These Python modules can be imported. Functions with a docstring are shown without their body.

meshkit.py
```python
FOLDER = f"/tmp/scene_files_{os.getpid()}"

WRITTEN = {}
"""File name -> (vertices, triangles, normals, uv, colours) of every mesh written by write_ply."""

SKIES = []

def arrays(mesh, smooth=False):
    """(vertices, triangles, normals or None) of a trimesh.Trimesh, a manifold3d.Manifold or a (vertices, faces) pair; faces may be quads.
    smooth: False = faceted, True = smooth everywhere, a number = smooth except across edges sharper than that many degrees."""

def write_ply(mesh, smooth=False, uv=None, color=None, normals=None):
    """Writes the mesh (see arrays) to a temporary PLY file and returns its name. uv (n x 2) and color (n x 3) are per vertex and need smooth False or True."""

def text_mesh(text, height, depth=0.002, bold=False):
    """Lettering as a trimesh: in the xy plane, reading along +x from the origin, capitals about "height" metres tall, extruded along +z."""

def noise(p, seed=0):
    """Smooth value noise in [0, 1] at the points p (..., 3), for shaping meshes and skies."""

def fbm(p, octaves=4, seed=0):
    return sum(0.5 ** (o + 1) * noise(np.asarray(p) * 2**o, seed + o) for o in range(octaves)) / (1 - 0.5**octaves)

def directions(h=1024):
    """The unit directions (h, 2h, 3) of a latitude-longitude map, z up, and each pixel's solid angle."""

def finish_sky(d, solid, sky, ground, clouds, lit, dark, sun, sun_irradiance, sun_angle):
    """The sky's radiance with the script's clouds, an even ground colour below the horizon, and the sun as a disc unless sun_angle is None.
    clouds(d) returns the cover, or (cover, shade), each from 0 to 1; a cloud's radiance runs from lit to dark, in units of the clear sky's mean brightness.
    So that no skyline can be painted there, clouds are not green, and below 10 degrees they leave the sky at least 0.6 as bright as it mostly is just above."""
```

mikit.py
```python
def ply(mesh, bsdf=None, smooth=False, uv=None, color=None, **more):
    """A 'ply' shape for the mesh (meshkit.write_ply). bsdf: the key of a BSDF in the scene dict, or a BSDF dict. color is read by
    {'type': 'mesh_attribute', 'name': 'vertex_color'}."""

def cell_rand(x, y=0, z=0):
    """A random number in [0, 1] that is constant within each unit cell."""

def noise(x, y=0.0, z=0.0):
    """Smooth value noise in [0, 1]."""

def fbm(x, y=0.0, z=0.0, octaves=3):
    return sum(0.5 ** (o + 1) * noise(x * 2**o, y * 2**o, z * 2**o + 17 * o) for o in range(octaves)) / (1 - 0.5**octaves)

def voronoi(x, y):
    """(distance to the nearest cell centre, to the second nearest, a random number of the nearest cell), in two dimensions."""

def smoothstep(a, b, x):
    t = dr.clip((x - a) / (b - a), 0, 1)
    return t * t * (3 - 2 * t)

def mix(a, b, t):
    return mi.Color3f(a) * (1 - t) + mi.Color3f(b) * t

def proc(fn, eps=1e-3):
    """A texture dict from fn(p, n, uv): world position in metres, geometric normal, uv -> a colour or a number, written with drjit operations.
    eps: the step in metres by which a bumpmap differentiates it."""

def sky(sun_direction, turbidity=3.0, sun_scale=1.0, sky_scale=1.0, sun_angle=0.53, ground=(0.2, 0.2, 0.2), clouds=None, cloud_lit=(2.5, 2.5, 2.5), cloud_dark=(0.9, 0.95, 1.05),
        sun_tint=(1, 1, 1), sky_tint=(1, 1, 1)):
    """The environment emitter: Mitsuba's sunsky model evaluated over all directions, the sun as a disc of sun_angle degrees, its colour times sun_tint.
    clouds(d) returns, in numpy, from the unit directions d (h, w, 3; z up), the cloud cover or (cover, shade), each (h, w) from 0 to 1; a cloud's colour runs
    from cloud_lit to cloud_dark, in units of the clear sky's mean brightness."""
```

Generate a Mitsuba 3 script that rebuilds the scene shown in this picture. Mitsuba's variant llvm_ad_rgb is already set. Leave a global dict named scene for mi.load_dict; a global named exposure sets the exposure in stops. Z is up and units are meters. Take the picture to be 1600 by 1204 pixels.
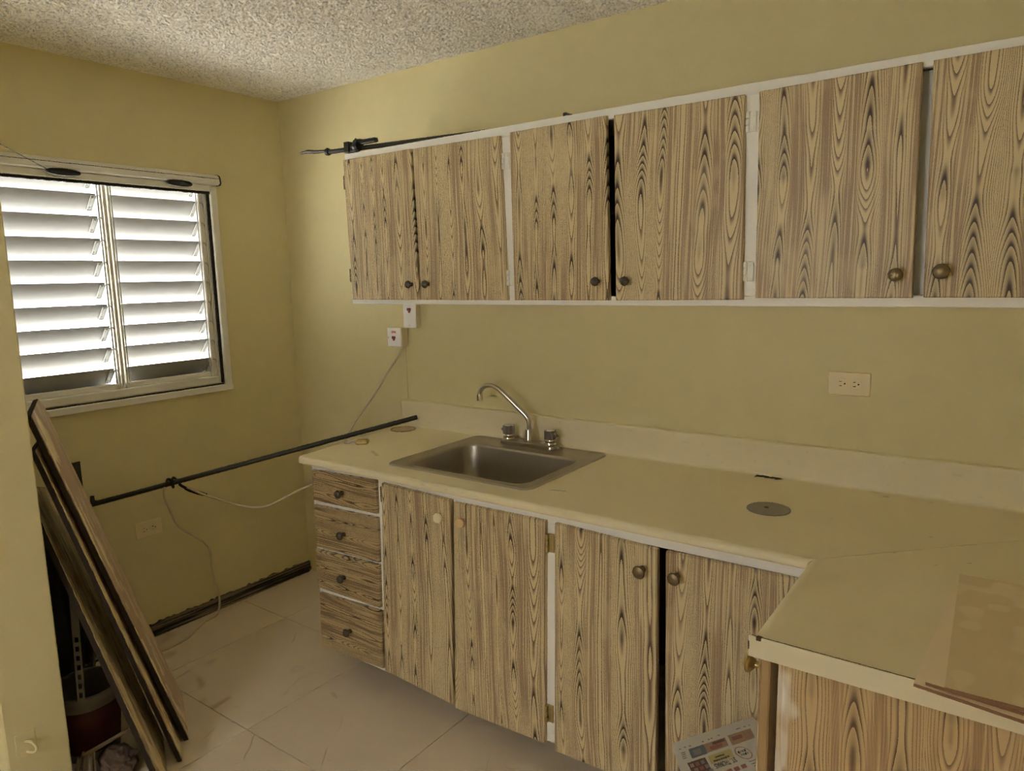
import math, random
import numpy as np, trimesh, manifold3d as m3
import drjit as dr, mitsuba as mi
import mikit, meshkit
from mikit import noise, fbm, voronoi, smoothstep, mix, cell_rand, proc
from shapely.geometry import Polygon

random.seed(7); rng = np.random.default_rng(7)
T = mi.ScalarTransform4f
scene, labels = {}, {}

# ---------------------------------------------------------------- camera, sky, exposure
exposure = 5.66
_R = np.array([[0.811684, 0.583682, -0.022004], [0.070573, -0.135397, -0.988275], [-0.579817, 0.800614, -0.151092]])
_C = np.array([3.118, -2.3613, 1.5721])
_M = np.eye(4); _M[:3, 0] = -_R[0]; _M[:3, 1] = -_R[1]; _M[:3, 2] = _R[2]; _M[:3, 3] = _C
scene['camera'] = {'type': 'perspective', 'fov_axis': 'x', 'fov': math.degrees(2 * math.atan(800 / 1111.28)),
                   'to_world': T(_M.tolist()), 'near_clip': 0.02, 'far_clip': 200.0}
# bright hazy tropical sky, pale ground
scene['sky'] = mikit.sky((-0.5, 0.35, 0.8), turbidity=4.0, sun_scale=0.0, ground=(0.80, 0.785, 0.74),
                         clouds=lambda d: (np.full(d.shape[:2], 1.0), (1 - d[..., 2]) * 2 / 3), cloud_lit=(3.0, 2.96, 2.86), cloud_dark=(0.0, 0.0, 0.0))   # overcast: brightest overhead

# ---------------------------------------------------------------- materials
def rough(name, rgb, r=0.5, spec=0.5, metallic=0.0, two=False, **k):
    b = {'type': 'principled', 'base_color': rgb if isinstance(rgb, dict) else {'type': 'rgb', 'value': list(rgb)},
         'roughness': r, 'metallic': metallic, **({} if metallic else {'specular': spec}), **k}
    scene[name] = {'type': 'twosided', 'bsdf': b} if two else b
    return name

def bump(name, inner_rgb, fn, scale, r=0.6, spec=0.4, eps=1e-3, two=False):
    b = {'type': 'bumpmap', 'arbitrary': proc(fn, eps), 'scale': scale,
         'bsdf': {'type': 'principled', 'base_color': inner_rgb if isinstance(inner_rgb, dict) else {'type': 'rgb', 'value': list(inner_rgb)}, 'roughness': r, 'specular': spec}}
    scene[name] = {'type': 'twosided', 'bsdf': b} if two else b
    return name

def wall_col(p, n, uv):
    a = fbm(p.x * 1.7 + p.y * 1.3, p.z * 1.9, p.y * 1.1, 3)
    s = fbm(p.x * 23, p.y * 23, p.z * 17, 2)
    c = mix((0.68, 0.61, 0.355), (0.64, 0.57, 0.328), a)
    return c * (1 - 0.04 * s)
def wall_bump(p, n, uv):
    return 0.7 * noise(p.x * 60, p.y * 60, p.z * 45) + 0.3 * noise(p.x * 160, p.y * 160, p.z * 130) + 1.5 * noise(p.x * 6, p.y * 6, p.z * 5)
bump('mat_wall', proc(wall_col), wall_bump, 0.0004, r=0.5, spec=0.35)

def ceil_col(p, n, uv):
    s = noise(p.x * 200, p.y * 200, 3)
    d = noise(p.x * 2.1, p.y * 2.1, 9)
    pits = smoothstep(0.5, 0.85, noise(p.x * 210 + 7, p.y * 210, 1))
    return mix((0.80, 0.78, 0.72), (0.68, 0.65, 0.58), s) * (1 - 0.38 * pits) * (0.93 + 0.1 * d)
rough('mat_ceiling', proc(ceil_col), 0.9, 0.1)

def tile_col(p, n, uv):
    r = cell_rand(dr.floor((p.x - .37) / .6), dr.floor((p.y + .44) / .61), 5)
    wx = p.x + 0.10 * (fbm(p.x * 5 + r * 9, p.y * 5, r * 5, 3) - .5)
    wy = p.y + 0.10 * (fbm(p.x * 5 + 40, p.y * 5 + r * 7, r * 3, 3) - .5)
    q1 = noise(wx * 4.1 + wy * 2.3 + r * 31, wy * 1.7 - wx * 1.1, r * 11)
    q2 = noise(wx * 7 - wy * 6 + r * 17, wy * 3 + wx * 4, r * 23 + 2)
    v1 = 1 - smoothstep(0.0, 0.010, dr.abs(q1 - .5))
    v2 = 1 - smoothstep(0.0, 0.009, dr.abs(q2 - .5))
    br = smoothstep(.42, .72, noise(p.x * 13 + 5, p.y * 13, 4))
    cl = fbm(p.x * 6, p.y * 6, r * 13, 3)
    c = mix((0.66, 0.57, 0.445), (0.60, 0.51, 0.39), cl)
    return mix(c, (0.36, 0.25, 0.16), dr.clip(0.6 * v1 * br + 0.45 * v2 * (1 - br) * br * 2, 0, 0.7))
rough('mat_tile', proc(tile_col), 0.33, 0.45)
rough('mat_grout', (0.22, 0.17, 0.12), 0.9, 0.1)

def lam_col(p, n, uv):
    c = mix((0.72, 0.65, 0.45), (0.68, 0.61, 0.415), fbm(p.x * 4, p.y * 4, 1, 3))
    sp = smoothstep(.86, .93, noise(p.x * 55, p.y * 55, p.z * 55))
    def scuff(x0, y0, dx, dy, w):
        L2 = dx * dx + dy * dy
        t = dr.clip(((p.x - x0) * dx + (p.y - y0) * dy) / L2, 0, 1)
        d = dr.sqrt(dr.square(p.x - x0 - t * dx) + dr.square(p.y - y0 - t * dy))
        return 1 - smoothstep(w * .4, w, d + .002 * noise(p.x * 300, p.y * 300, 2))
    m = scuff(1.93, -.525, .05, .015, .006) + .5 * scuff(1.05, -.46, .07, -.04, .012) + scuff(2.81, -.06, .012, .003, .006) + scuff(2.93, -.055, .005, .0, .005)
    m = m + scuff(2.96, -.36, .004, .0, .004) + scuff(2.99, -.55, .004, .002, .004) + scuff(3.05, -.50, .004, .002, .004) + scuff(2.9, -.52, .003, .0, .004)
    return mix(c * (1 - .08 * sp), (0.20, 0.17, 0.13), dr.clip(m * .7, 0, .8))
rough('mat_laminate', proc(lam_col), 0.42, 0.4)
rough('mat_edging', (0.70, 0.635, 0.46), 0.45, 0.4)
rough('mat_chip', (0.10, 0.065, 0.035), 0.9, 0.1)

def grain_fn(u, v, tint, wear=0.0):
    wob = .012 * (noise(u * 8, v * 4.0, 5) - .5) + .022 * (noise(u * 3, v * 1.9, 6) - .5)
    x = u + wob
    c = x / .060 + .7 * (noise(x * 7, 3.3, 1) - .5)
    ci = dr.floor(c); t = c - ci - .5
    r1 = noise(ci * 7.31 + .5, 1.5, 2); r2 = noise(ci * 3.17 + .5, 8.5, 3)
    act = smoothstep(.2, .42, r1)
    def hump(vv):
        return (noise(ci * 1.7 + .5, vv * 3.6 + ci * 13.7, 4) - .5) * 8.5 + (noise(ci * 2.3 + .5, vv * 9 + ci * 5.7, 14) - .5) * 3.2
    hv = hump(v); sl = (hump(v + .004) - hv) / .004
    d = dr.sqrt(t * t + .0025)
    h = d * (2.6 + 2 * r2) + d * d * (13 + 6 * r2) + (.2 + .8 * act) * hv + .5 * noise(x * 60, v * 3.0, 7)
    f = h - dr.floor(h)
    up = smoothstep(-6, 16, sl) * smoothstep(.30, .03, d) * (.3 + .7 * act)
    fine = noise(x * 430, v * 5, 10); zone = noise(x * 20, v * 1.6, 11)
    side = smoothstep(.14, .34, dr.abs(t)) * smoothstep(.2, .5, zone + .25 * (1 - act))
    streak = smoothstep(.46, .78, fine)
    dark = dr.exp(-f / (.12 + .36 * up)) * (.66 + .75 * up) * smoothstep(0, .03, f) * (1 - .55 * side)
    fig = dr.clip(.12 + 1.1 * smoothstep(0, .6, f) - .25 * (zone - .4) + .25 * (fine - .5), 0, 1)
    base = fig * (1 - side) + side * (.08 + .74 * streak + .18 * fig)
    cream, brown, dk = tint
    col = mix(brown, cream, base)
    col = mix(col, dk, dr.clip(dark, 0, 1))
    if wear:
        w = smoothstep(.62, .8, noise(u * 16, v * 7, 21) * .7 + .3 * noise(u * 60, v * 25, 22)) * wear
        col = mix(col, cream, w)
    return col
TINT = ((.60, .495, .295), (.27, .165, .095), (.052, .026, .015))
TINT_DARK = ((.45, .34, .18), (.15, .082, .043), (.035, .018, .010))
TINT_END = ((.56, .41, .215), (.33, .20, .105), (.11, .062, .034))
rough('mat_grain', proc(lambda p, n, uv: grain_fn(uv.x * .88, uv.y * .95, TINT, .3)), 0.42, 0.4)
rough('mat_grain_drawer', proc(lambda p, n, uv: grain_fn(uv.x * .92, uv.y * 1.5, TINT_DARK, .2)), 0.42, 0.4)
def end_col(p, n, uv):
    c = grain_fn(uv.x * .85, uv.y * .9, TINT_END, .2)
    k = noise(uv.x * 18, uv.y * 7, 3) * .6 + noise(uv.x * 60, uv.y * 30, 4) * .4
    m = smoothstep(.030, .014, (uv.x - 10.0) + .07 * (k - .5)) * smoothstep(.845, .825, uv.y - 20.0 + .05 * (k - .5))
    s = smoothstep(.55, .62, noise(uv.x * 33, uv.y * 4, 8))
    return mix(c, mix((.80, .77, .70), (.45, .32, .22), s * .5), m * (.55 + .45 * smoothstep(.35, .6, noise(uv.x * 50, uv.y * 14, 12))))
rough('mat_grain_end', proc(end_col), 0.45, 0.35)
rough('mat_door_edge', (.40, .27, .13), 0.5, 0.3)

def white_col(p, n, uv):
    a = fbm(p.x * 9, p.y * 9, p.z * 9, 3)
    return mix((.84, .84, .80), (.76, .75, .70), a)
rough('mat_white_paint', proc(white_col), 0.45, 0.4)
rough('mat_cabinet_inside', (.10, .075, .055), 0.9, 0.1)
rough('mat_toe', (.05, .04, .03), 0.9, 0.1)
rough('mat_alu_white', (.70, .69, .65), 0.38, 0.5, two=True)
rough('mat_slat', (.32, .32, .31), 0.42, 0.45, two=True)
rough('mat_clip', (.42, .43, .42), 0.3, 0.5, two=True)
rough('mat_black', (.012, .012, .013), 0.35, 0.5)
rough('mat_black_matte', (.02, .018, .016), 0.85, 0.2)
rough('mat_black_metal', (.022, .02, .018), 0.42, 0.5)
rough('mat_cord', (.55, .47, .34), 0.5, 0.4)
rough('mat_brass', (.52, .38, .17), 0.36, metallic=1.0)
rough('mat_antique', (.20, .15, .085), 0.42, metallic=0.85, spec=.5)
rough('mat_dark_knob', (.045, .036, .026), 0.32, 0.6)
rough('mat_cream_knob', (.76, .67, .47), 0.4, 0.4)
rough('mat_wood_knob', (.64, .46, .25), 0.45, 0.4)
rough('mat_hinge_brass', (.46, .36, .17), 0.45, metallic=0.9)
def steel_col(p, n, uv):
    s = noise(p.x * 300, p.y * 20, p.z * 30) * .5 + noise(p.x * 9, p.y * 9, p.z * 9) * .5
    return mix((.52, .48, .42), (.42, .385, .335), s)
rough('mat_steel', proc(steel_col), 0.38, metallic=1.0, two=True)
rough('mat_chrome', (.66, .62, .57), 0.12, metallic=1.0)
rough('mat_chrome_dull', (.40, .37, .33), 0.22, metallic=1.0)
rough('mat_handle', (.16, .13, .12), 0.12, 0.8)
rough('mat_switch', (.82, .81, .80), 0.35, 0.5)
rough('mat_switch_box', (.66, .60, .42), 0.45, 0.4)
rough('mat_red', (.20, .015, .012), 0.35, 0.5)
rough('mat_pink', (.62, .22, .20), 0.4, 0.4)
rough('mat_outlet', (.74, .64, .42), 0.4, 0.4)
rough('mat_slot', (.015, .012, .01), 0.8, 0.2)
def sheet_col(p, n, uv):
    a = fbm(p.x * 9 + 3, p.y * 9, 2, 4); b = smoothstep(.6, .8, noise(p.x * 26, p.y * 26, 6))
    return mix(mix((.66, .55, .36), (.59, .475, .29), a), (.74, .64, .45), b * .5)
rough('mat_sheet', proc(sheet_col), 0.3, 0.5)
rough('mat_shaded_edge', (.25, .13, .07), 0.7, 0.2)  # brown with the front edge shade in its colour
rough('mat_sheet_pale', (.74, .63, .46), 0.35, 0.4)
rough('mat_sheet_edge', (.82, .72, .54), 0.6, 0.3)
def board_col(p, n, uv):
    fl = smoothstep(.55, .60, noise(uv.x * 34, uv.y * 8, 1) * .65 + noise(uv.x * 120, uv.y * 26, 2) * .35)
    near = smoothstep(.20, .02, uv.x)
    st = fbm(uv.x * 20, uv.y * 3, 3, 3)
    c = mix((.46, .35, .26), (.36, .265, .195), st)
    return mix(c, (.74, .65, .44), fl * (.25 + .75 * near))
rough('mat_board', proc(board_col), 0.55, 0.3)
def board2_col(p, n, uv):
    a = noise(uv.x * 30, uv.y * 4, 1) * .6 + noise(uv.x * 90, uv.y * 16, 2) * .4
    c = mix((.40, .30, .19), (.68, .58, .35), smoothstep(.36, .54, a))
    return mix(c, (.62, .54, .37), smoothstep(.70, .76, noise(uv.x * 110, uv.y * 14, 5)))
rough('mat_board_peeling', proc(board2_col), 0.55, 0.3)
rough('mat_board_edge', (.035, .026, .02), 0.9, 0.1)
def base_col(p, n, uv):
    a = fbm(p.x * 30, p.y * 4, p.z * 150, 3)
    return mix((.025, .02, .015), (.22, .17, .125), smoothstep(.45, .62, a))
rough('mat_grime', proc(base_col), 0.8, 0.2)
rough('mat_paper', (.56, .55, .51), 0.7, 0.2, two=True)
def ink(name, rgb): rough(name, rgb, 0.7, 0.2, two=True)
ink('mat_ink_black', (.03, .03, .035)); ink('mat_ink_yellow', (.46, .40, .19)); ink('mat_ink_red', (.31, .13, .10))
ink('mat_ink_blue', (.13, .17, .20)); ink('mat_ink_orange', (.36, .26, .16)); ink('mat_ink_tan', (.33, .23, .17)); ink('mat_ink_grey', (.22, .22, .22)); ink('mat_ink_maroon', (.14, .085, .08))
rough('mat_carton', (.42, .30, .18), 0.8, 0.2)
rough('mat_bucket', (.17, .155, .13), 0.45, 0.4, two=True)
rough('mat_label_red', (.075, .016, .014), 0.5, 0.4, two=True)
rough('mat_dark_filler', (.016, .016, .018), 0.5, 0.4)
rough('mat_cloth', (.14, .095, .07), 0.9, 0.1)
rough('mat_stick', (.28, .21, .13), 0.6, 0.3)
rough('mat_bristle', (.30, .26, .20), 0.8, 0.2)
rough('mat_plate_grey', (.22, .21, .18), 0.5, 0.4)
rough('mat_disc', (.52, .41, .25), 0.5, 0.3)
rough('mat_disc_rim', (.25, .13, .06), 0.7, 0.2)
rough('mat_grass', (.5, .48, .44), 0.9, 0.1)

# ---------------------------------------------------------------- helpers
def numbered(k):
    if k not in scene and k not in labels: return k
    i = 1
    while f'{k}_{i:03d}' in scene or f'{k}_{i:03d}' in labels: i += 1
    return f'{k}_{i:03d}'
def obj(name, mesh, bsdf, parent=None, smooth=False, uv=None, label=None, **k):
    key = numbered((parent + '__' if parent else '') + name)
    scene[key] = mikit.ply(mesh, bsdf, smooth, uv=uv, **k)
    if label: labels[key] = {'label': label}
    return key
def thing(name, label, cat, group=None):
    key = numbered(name); labels[key] = {'label': label, 'category': cat}
    if group: labels[key]['group'] = group
    return key
def tag(key, label, cat, group=None):
    labels[key] = {'label': label, 'category': cat}
    if group: labels[key]['group'] = group
    return key
def struct(name, mesh=None, bsdf=None, smooth=False, label=None):
    if mesh is not None: scene[name] = mikit.ply(mesh, bsdf, smooth)
    labels[name] = {'kind': 'structure', 'label': label or name.replace('_', ' ')}
    return name
cat_ = trimesh.util.concatenate
def box(x0, x1, y0, y1, z0, z1, b=0.0):
    if b <= 0:
        m = trimesh.creation.box(extents=(x1 - x0, y1 - y0, z1 - z0)); m.apply_translation(((x0 + x1) / 2, (y0 + y1) / 2, (z0 + z1) / 2)); return m
    pts = []
    h = np.array([x1 - x0, y1 - y0, z1 - z0]) / 2; c = np.array([x0 + x1, y0 + y1, z0 + z1]) / 2
    b = min(b, h.min() * .9)
    for s in np.ndindex(2, 2, 2):
        s = np.array(s) * 2 - 1
        for k in range(3):
            q = h - b; q[k] = h[k]; pts.append(c + s * q)
    return trimesh.convex.convex_hull(np.array(pts))
def lathe(prof, n=24, axis=(0, 0, 1), at=(0, 0, 0)):
    prof = np.array(prof, float)
    m = trimesh.creation.revolve(prof, sections=n)
    a = np.array(axis, float) / np.linalg.norm(axis)
    m.apply_transform(trimesh.geometry.align_vectors([0, 0, 1], a)); m.apply_translation(at)
    return m
def spline(pts, n=40):
    from scipy.interpolate import CubicSpline
    p = np.array(pts, float); d = np.r_[0, np.cumsum(np.linalg.norm(np.diff(p, axis=0), axis=1))]
    return CubicSpline(d, p)(np.linspace(0, d[-1], n))
def tube(pts, r, n=10, caps=True):
    p = np.asarray(pts, float); r = np.broadcast_to(r, (len(p),))
    t = np.gradient(p, axis=0); t /= np.linalg.norm(t, axis=1, keepdims=True) + 1e-12
    a = np.cross(t[0], [0, 0, 1] if abs(t[0][2]) < .9 else [1, 0, 0]); fr = []
    for k in range(len(p)):
        a = a - t[k] * (a @ t[k]); a /= np.linalg.norm(a); fr.append((a, np.cross(t[k], a)))
    an = np.arange(n) * 2 * np.pi / n
    v = np.vstack([p[k] + r[k] * (np.cos(an)[:, None] * fr[k][0] + np.sin(an)[:, None] * fr[k][1]) for k in range(len(p))])
    f = []
    for k in range(len(p) - 1):
        for j in range(n):
            q = (j + 1) % n
            f += [[k * n + j, k * n + q, (k + 1) * n + q], [k * n + j, (k + 1) * n + q, (k + 1) * n + j]]
    if caps:
        v = np.vstack([v, p[0], p[-1]]); N = len(p) * n
        for j in range(n):
            q = (j + 1) % n
            f += [[N, q, j], [N + 1, (len(p) - 1) * n + j, (len(p) - 1) * n + q]]
    m = trimesh.Trimesh(v, f, process=False); 
    if m.volume < 0: m.invert()
    return m
def rod(a, b, r, n=12): return tube([a, b], r, n)
def extrude(poly, d):            # polygon in xy, extruded along z
    return trimesh.creation.extrude_polygon(poly if isinstance(poly, Polygon) else Polygon(poly), d, engine='earcut')
def frame_map(m, o, u, v, w):    # local axes to the world
    M = np.eye(4); M[:3, 0], M[:3, 1], M[:3, 2], M[:3, 3] = u, v, w, o
    m = m.copy(); m.apply_transform(M); return m
def man(m): return m3.Manifold(m3.Mesh(np.asarray(m.vertices, np.float32), np.asarray(m.faces, np.uint32)))
def unman(m):
    q = m.to_mesh(); return trimesh.Trimesh(q.vert_properties[:, :3], q.tri_verts, process=False)
def quad_panel(q, y, th, bev=.0025):     # q: four (x, z) corners, clockwise from top left; front face at y, facing -y
    q = np.array(q, float); c = q.mean(0); i = q + np.sign(c - q) * bev
    v = np.vstack([np.c_[i[:, 0], np.full(4, y), i[:, 1]], np.c_[q[:, 0], np.full(4, y + bev), q[:, 1]], np.c_[q[:, 0], np.full(4, y + th), q[:, 1]]])
    m = trimesh.convex.convex_hull(v); return m
def grain_uv(m, off, horizontal=False):
    v = m.vertices
    a, b = v[:, 0] + .35 * v[:, 1], v[:, 2]
    return np.c_[b, a] + off if horizontal else np.c_[a, b] + off

# ---------------------------------------------------------------- the room
XR, YF, H = 3.415, -3.75, 2.463
PX, PY0, PY1 = 0.825, -1.715, -1.553        # partition end, its two faces
WY0, WY1, WZ0, WZ1 = -1.33, -0.400, 1.098, 2.045   # window opening

struct('floor', box(-.05, XR + .05, YF - .05, .05, -.12, -.004), 'mat_grout', label='pale marble-look tiled kitchen floor')
tx = [-.23 + .6 * k for k in range(8)]; ty = [.17 - .61 * k for k in range(10)]
for i in range(7):
    for j in range(9):
        x0, x1 = max(tx[i], 0) + .0012, min(tx[i + 1], XR) - .0012
        y1, y0 = min(ty[j], 0) - .0012, max(ty[j + 1], YF) + .0012
        if x1 - x0 < .02 or y1 - y0 < .02: continue
        obj('tile', box(x0, x1, y0, y1, -.01, 0.0, .0012), 'mat_tile', 'floor')

# ceiling: popcorn plaster over the kitchen, flat beyond
def popcorn():
    nx, ny = 1080, 630
    X, Y = np.meshgrid(np.linspace(0, 2.75, nx), np.linspace(-1.6, 0, ny), indexing='ij')
    P = np.stack([X, Y, 0 * X], -1)
    n1 = meshkit.noise(P * 185, 1); n2 = meshkit.noise(P * 60, 2)
    lump = np.clip((n1 - .36) / .35, 0, 1) * .0046 + n2 * .0015
    amp = np.clip((X - .04) / .10, .10, 1) * np.clip((-Y - .0) / .03, .3, 1)
    Z = H - lump * amp
    v = np.stack([X, Y, Z], -1).reshape(-1, 3)
    i, j = np.meshgrid(np.arange(nx - 1), np.arange(ny - 1), indexing='ij'); a = (i * ny + j).ravel()
    f = np.vstack([np.c_[a, a + ny + 1, a + ny], np.c_[a, a + 1, a + ny + 1]])
    return trimesh.Trimesh(v, f, process=False)
pc = popcorn()
if pc.face_normals[:, 2].mean() > 0: pc.invert()
struct('ceiling', cat_([pc, box(-.1, XR + .1, YF - .1, -1.6, H - .003, H + .1), box(2.75, XR + .1, -1.6, .1, H - .003, H + .1), box(-.1, 2.75, -1.6, .1, H + .001, H + .1)]), 'mat_ceiling', label='white popcorn-textured ceiling')

struct('wall_back', box(-.15, XR + .15, 0, .15, -.1, H + .1), 'mat_wall', label='pale yellow painted wall behind the cabinets')
struct('wall_right', box(XR, XR + .15, YF - .1, .0, -.1, H + .1), 'mat_wall', label='pale yellow right wall')
struct('wall_left', cat_([box(-.15, 0, YF - .1, WY0, -.1, H + .1), box(-.15, 0, WY1, 0, -.1, H + .1), box(-.15, 0, WY0, WY1, -.1, WZ0), box(-.15, 0, WY0, WY1, WZ1, H + .1)]), 'mat_wall', label='pale yellow wall with the louvred window')
struct('wall_partition', box(0, PX, PY0, PY1, -.01, H + .05, .004), 'mat_wall', label='end of the pale yellow partition wall in the left foreground')
# far side of the room behind the camera: wall with an added window, sized to light the room
OX0, OX1, OZ0, OZ1 = 1.50, 2.38, 0.95, 1.93
struct('wall_front', cat_([box(-.15, OX0, YF - .15, YF, -.1, H + .1), box(OX1, XR + .15, YF - .15, YF, -.1, H + .1), box(OX0, OX1, YF - .15, YF, OZ1, H + .1), box(OX0, OX1, YF - .15, YF, -.1, OZ0)]), 'mat_wall', label='pale yellow wall behind the viewer with an added opening that lights the room')
struct('window_2', label='frame of the added unseen window behind the viewer')
for a in ((OX0, OX0 + .05, OZ0, OZ1), (OX1 - .05, OX1, OZ0, OZ1), (OX0 + .05, OX1 - .05, OZ1 - .05, OZ1), (OX0 + .05, OX1 - .05, OZ0, OZ0 + .05)):
    obj('frame', box(a[0], a[1], YF - .16, YF + .012, a[2], a[3], .004), 'mat_white_paint', 'window_2')

# baseboard of the left wall: dark grimy strip
bb = [box(.0, .012, -1.55, -.0, 0, .018), box(.0, .008, -1.55, 0, .018, .046)]
nb = 90
zz = .05 + .012 * rng.random(nb + 1) ** 2
poly = [(-1.55, .04)] + [(-1.55 + 1.55 * k / nb, zz[k]) for k in range(nb + 1)] + [(0, .04)]
m = frame_map(extrude(poly[::-1], .004), (0, 0, 0), (0, 1, 0), (0, 0, 1), (1, 0, 0)); bb.append(m)
struct('baseboard_left', cat_(bb), 'mat_grime', label='dark grimy strip along the foot of the left wall')
obj('ledge', box(.008, .03, -1.55, -.02, 0, .012, .003), 'mat_grime', 'baseboard_left')

# ---------------------------------------------------------------- window_1: louvred window in the left wall
struct('window_1', label='white louvred window in the left wall')
for nm, b in (('frame', box(-.135, -.004, WY1 - .045, WY1, WZ0, WZ1)), ('frame', box(-.12, -.004, WY0, WY0 + .045, WZ0, WZ1)),
              ('head', box(-.12, -.004, WY0 + .045, WY1 - .045, WZ1 - .03, WZ1)), ('sill', box(-.12, .004, WY0 + .045, WY1 - .045, WZ0, WZ0 + .036, .004)),
              ('sill_lip', box(-.05, -.02, WY0 + .045, WY1 - .045, WZ0 + .036, WZ0 + .058, .003))):
    obj(nm, b, 'mat_alu_white', 'window_1')
MY = -.884
obj('mullion', cat_([box(-.10, -.012, MY - .006, MY + .006, WZ0 + .036, WZ1 - .03, .002), box(-.03, -.010, MY - .02, MY - .012, WZ0 + .036, WZ1 - .03, .002), box(-.03, -.010, MY + .012, MY + .02, WZ0 + .036, WZ1 - .03, .002)]), 'mat_alu_white', 'window_1')
obj('jamb_channel', cat_([box(-.09, -.014, WY1 - .062, WY1 - .046, WZ0 + .036, WZ1 - .03, .002), box(-.03, -.008, WY1 - .072, WY1 - .064, WZ0 + .036, WZ1 - .03, .002)]), 'mat_alu_white', 'window_1')
def slat_mesh(y0, y1):
    s = np.linspace(0, 1, 9)
    bx, bz = -.086, -.089
    px_ = s * bx; pz_ = s * bz
    nx_, nz_ = .719, -.695            # towards the room and down
    bul = .006 * np.sin(np.pi * s)
    px_ = px_ + nx_ * bul; pz_ = pz_ + nz_ * bul
    th = .0022
    loop = np.vstack([np.c_[px_, pz_], np.c_[px_ - nx_ * th, pz_ - nz_ * th][::-1]])
    m = extrude(Polygon(loop), y1 - y0)
    return frame_map(m, (0, y1, 0), (1, 0, 0), (0, 0, 1), (0, -1, 0))
slat_z = [2.036 - .0905 * k for k in range(10)]
SX = -.026
bays = [(-1.28, -.912), (-.858, -.462)]
for b, (y0, y1) in enumerate(bays):
    d = mikit.ply(slat_mesh(y0, y1), 'mat_slat', 25)
    for z in slat_z:
        key = numbered('window_1__louver_slat'); scene[key] = {**d, 'to_world': T().translate([SX, 0, z])}
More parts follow.
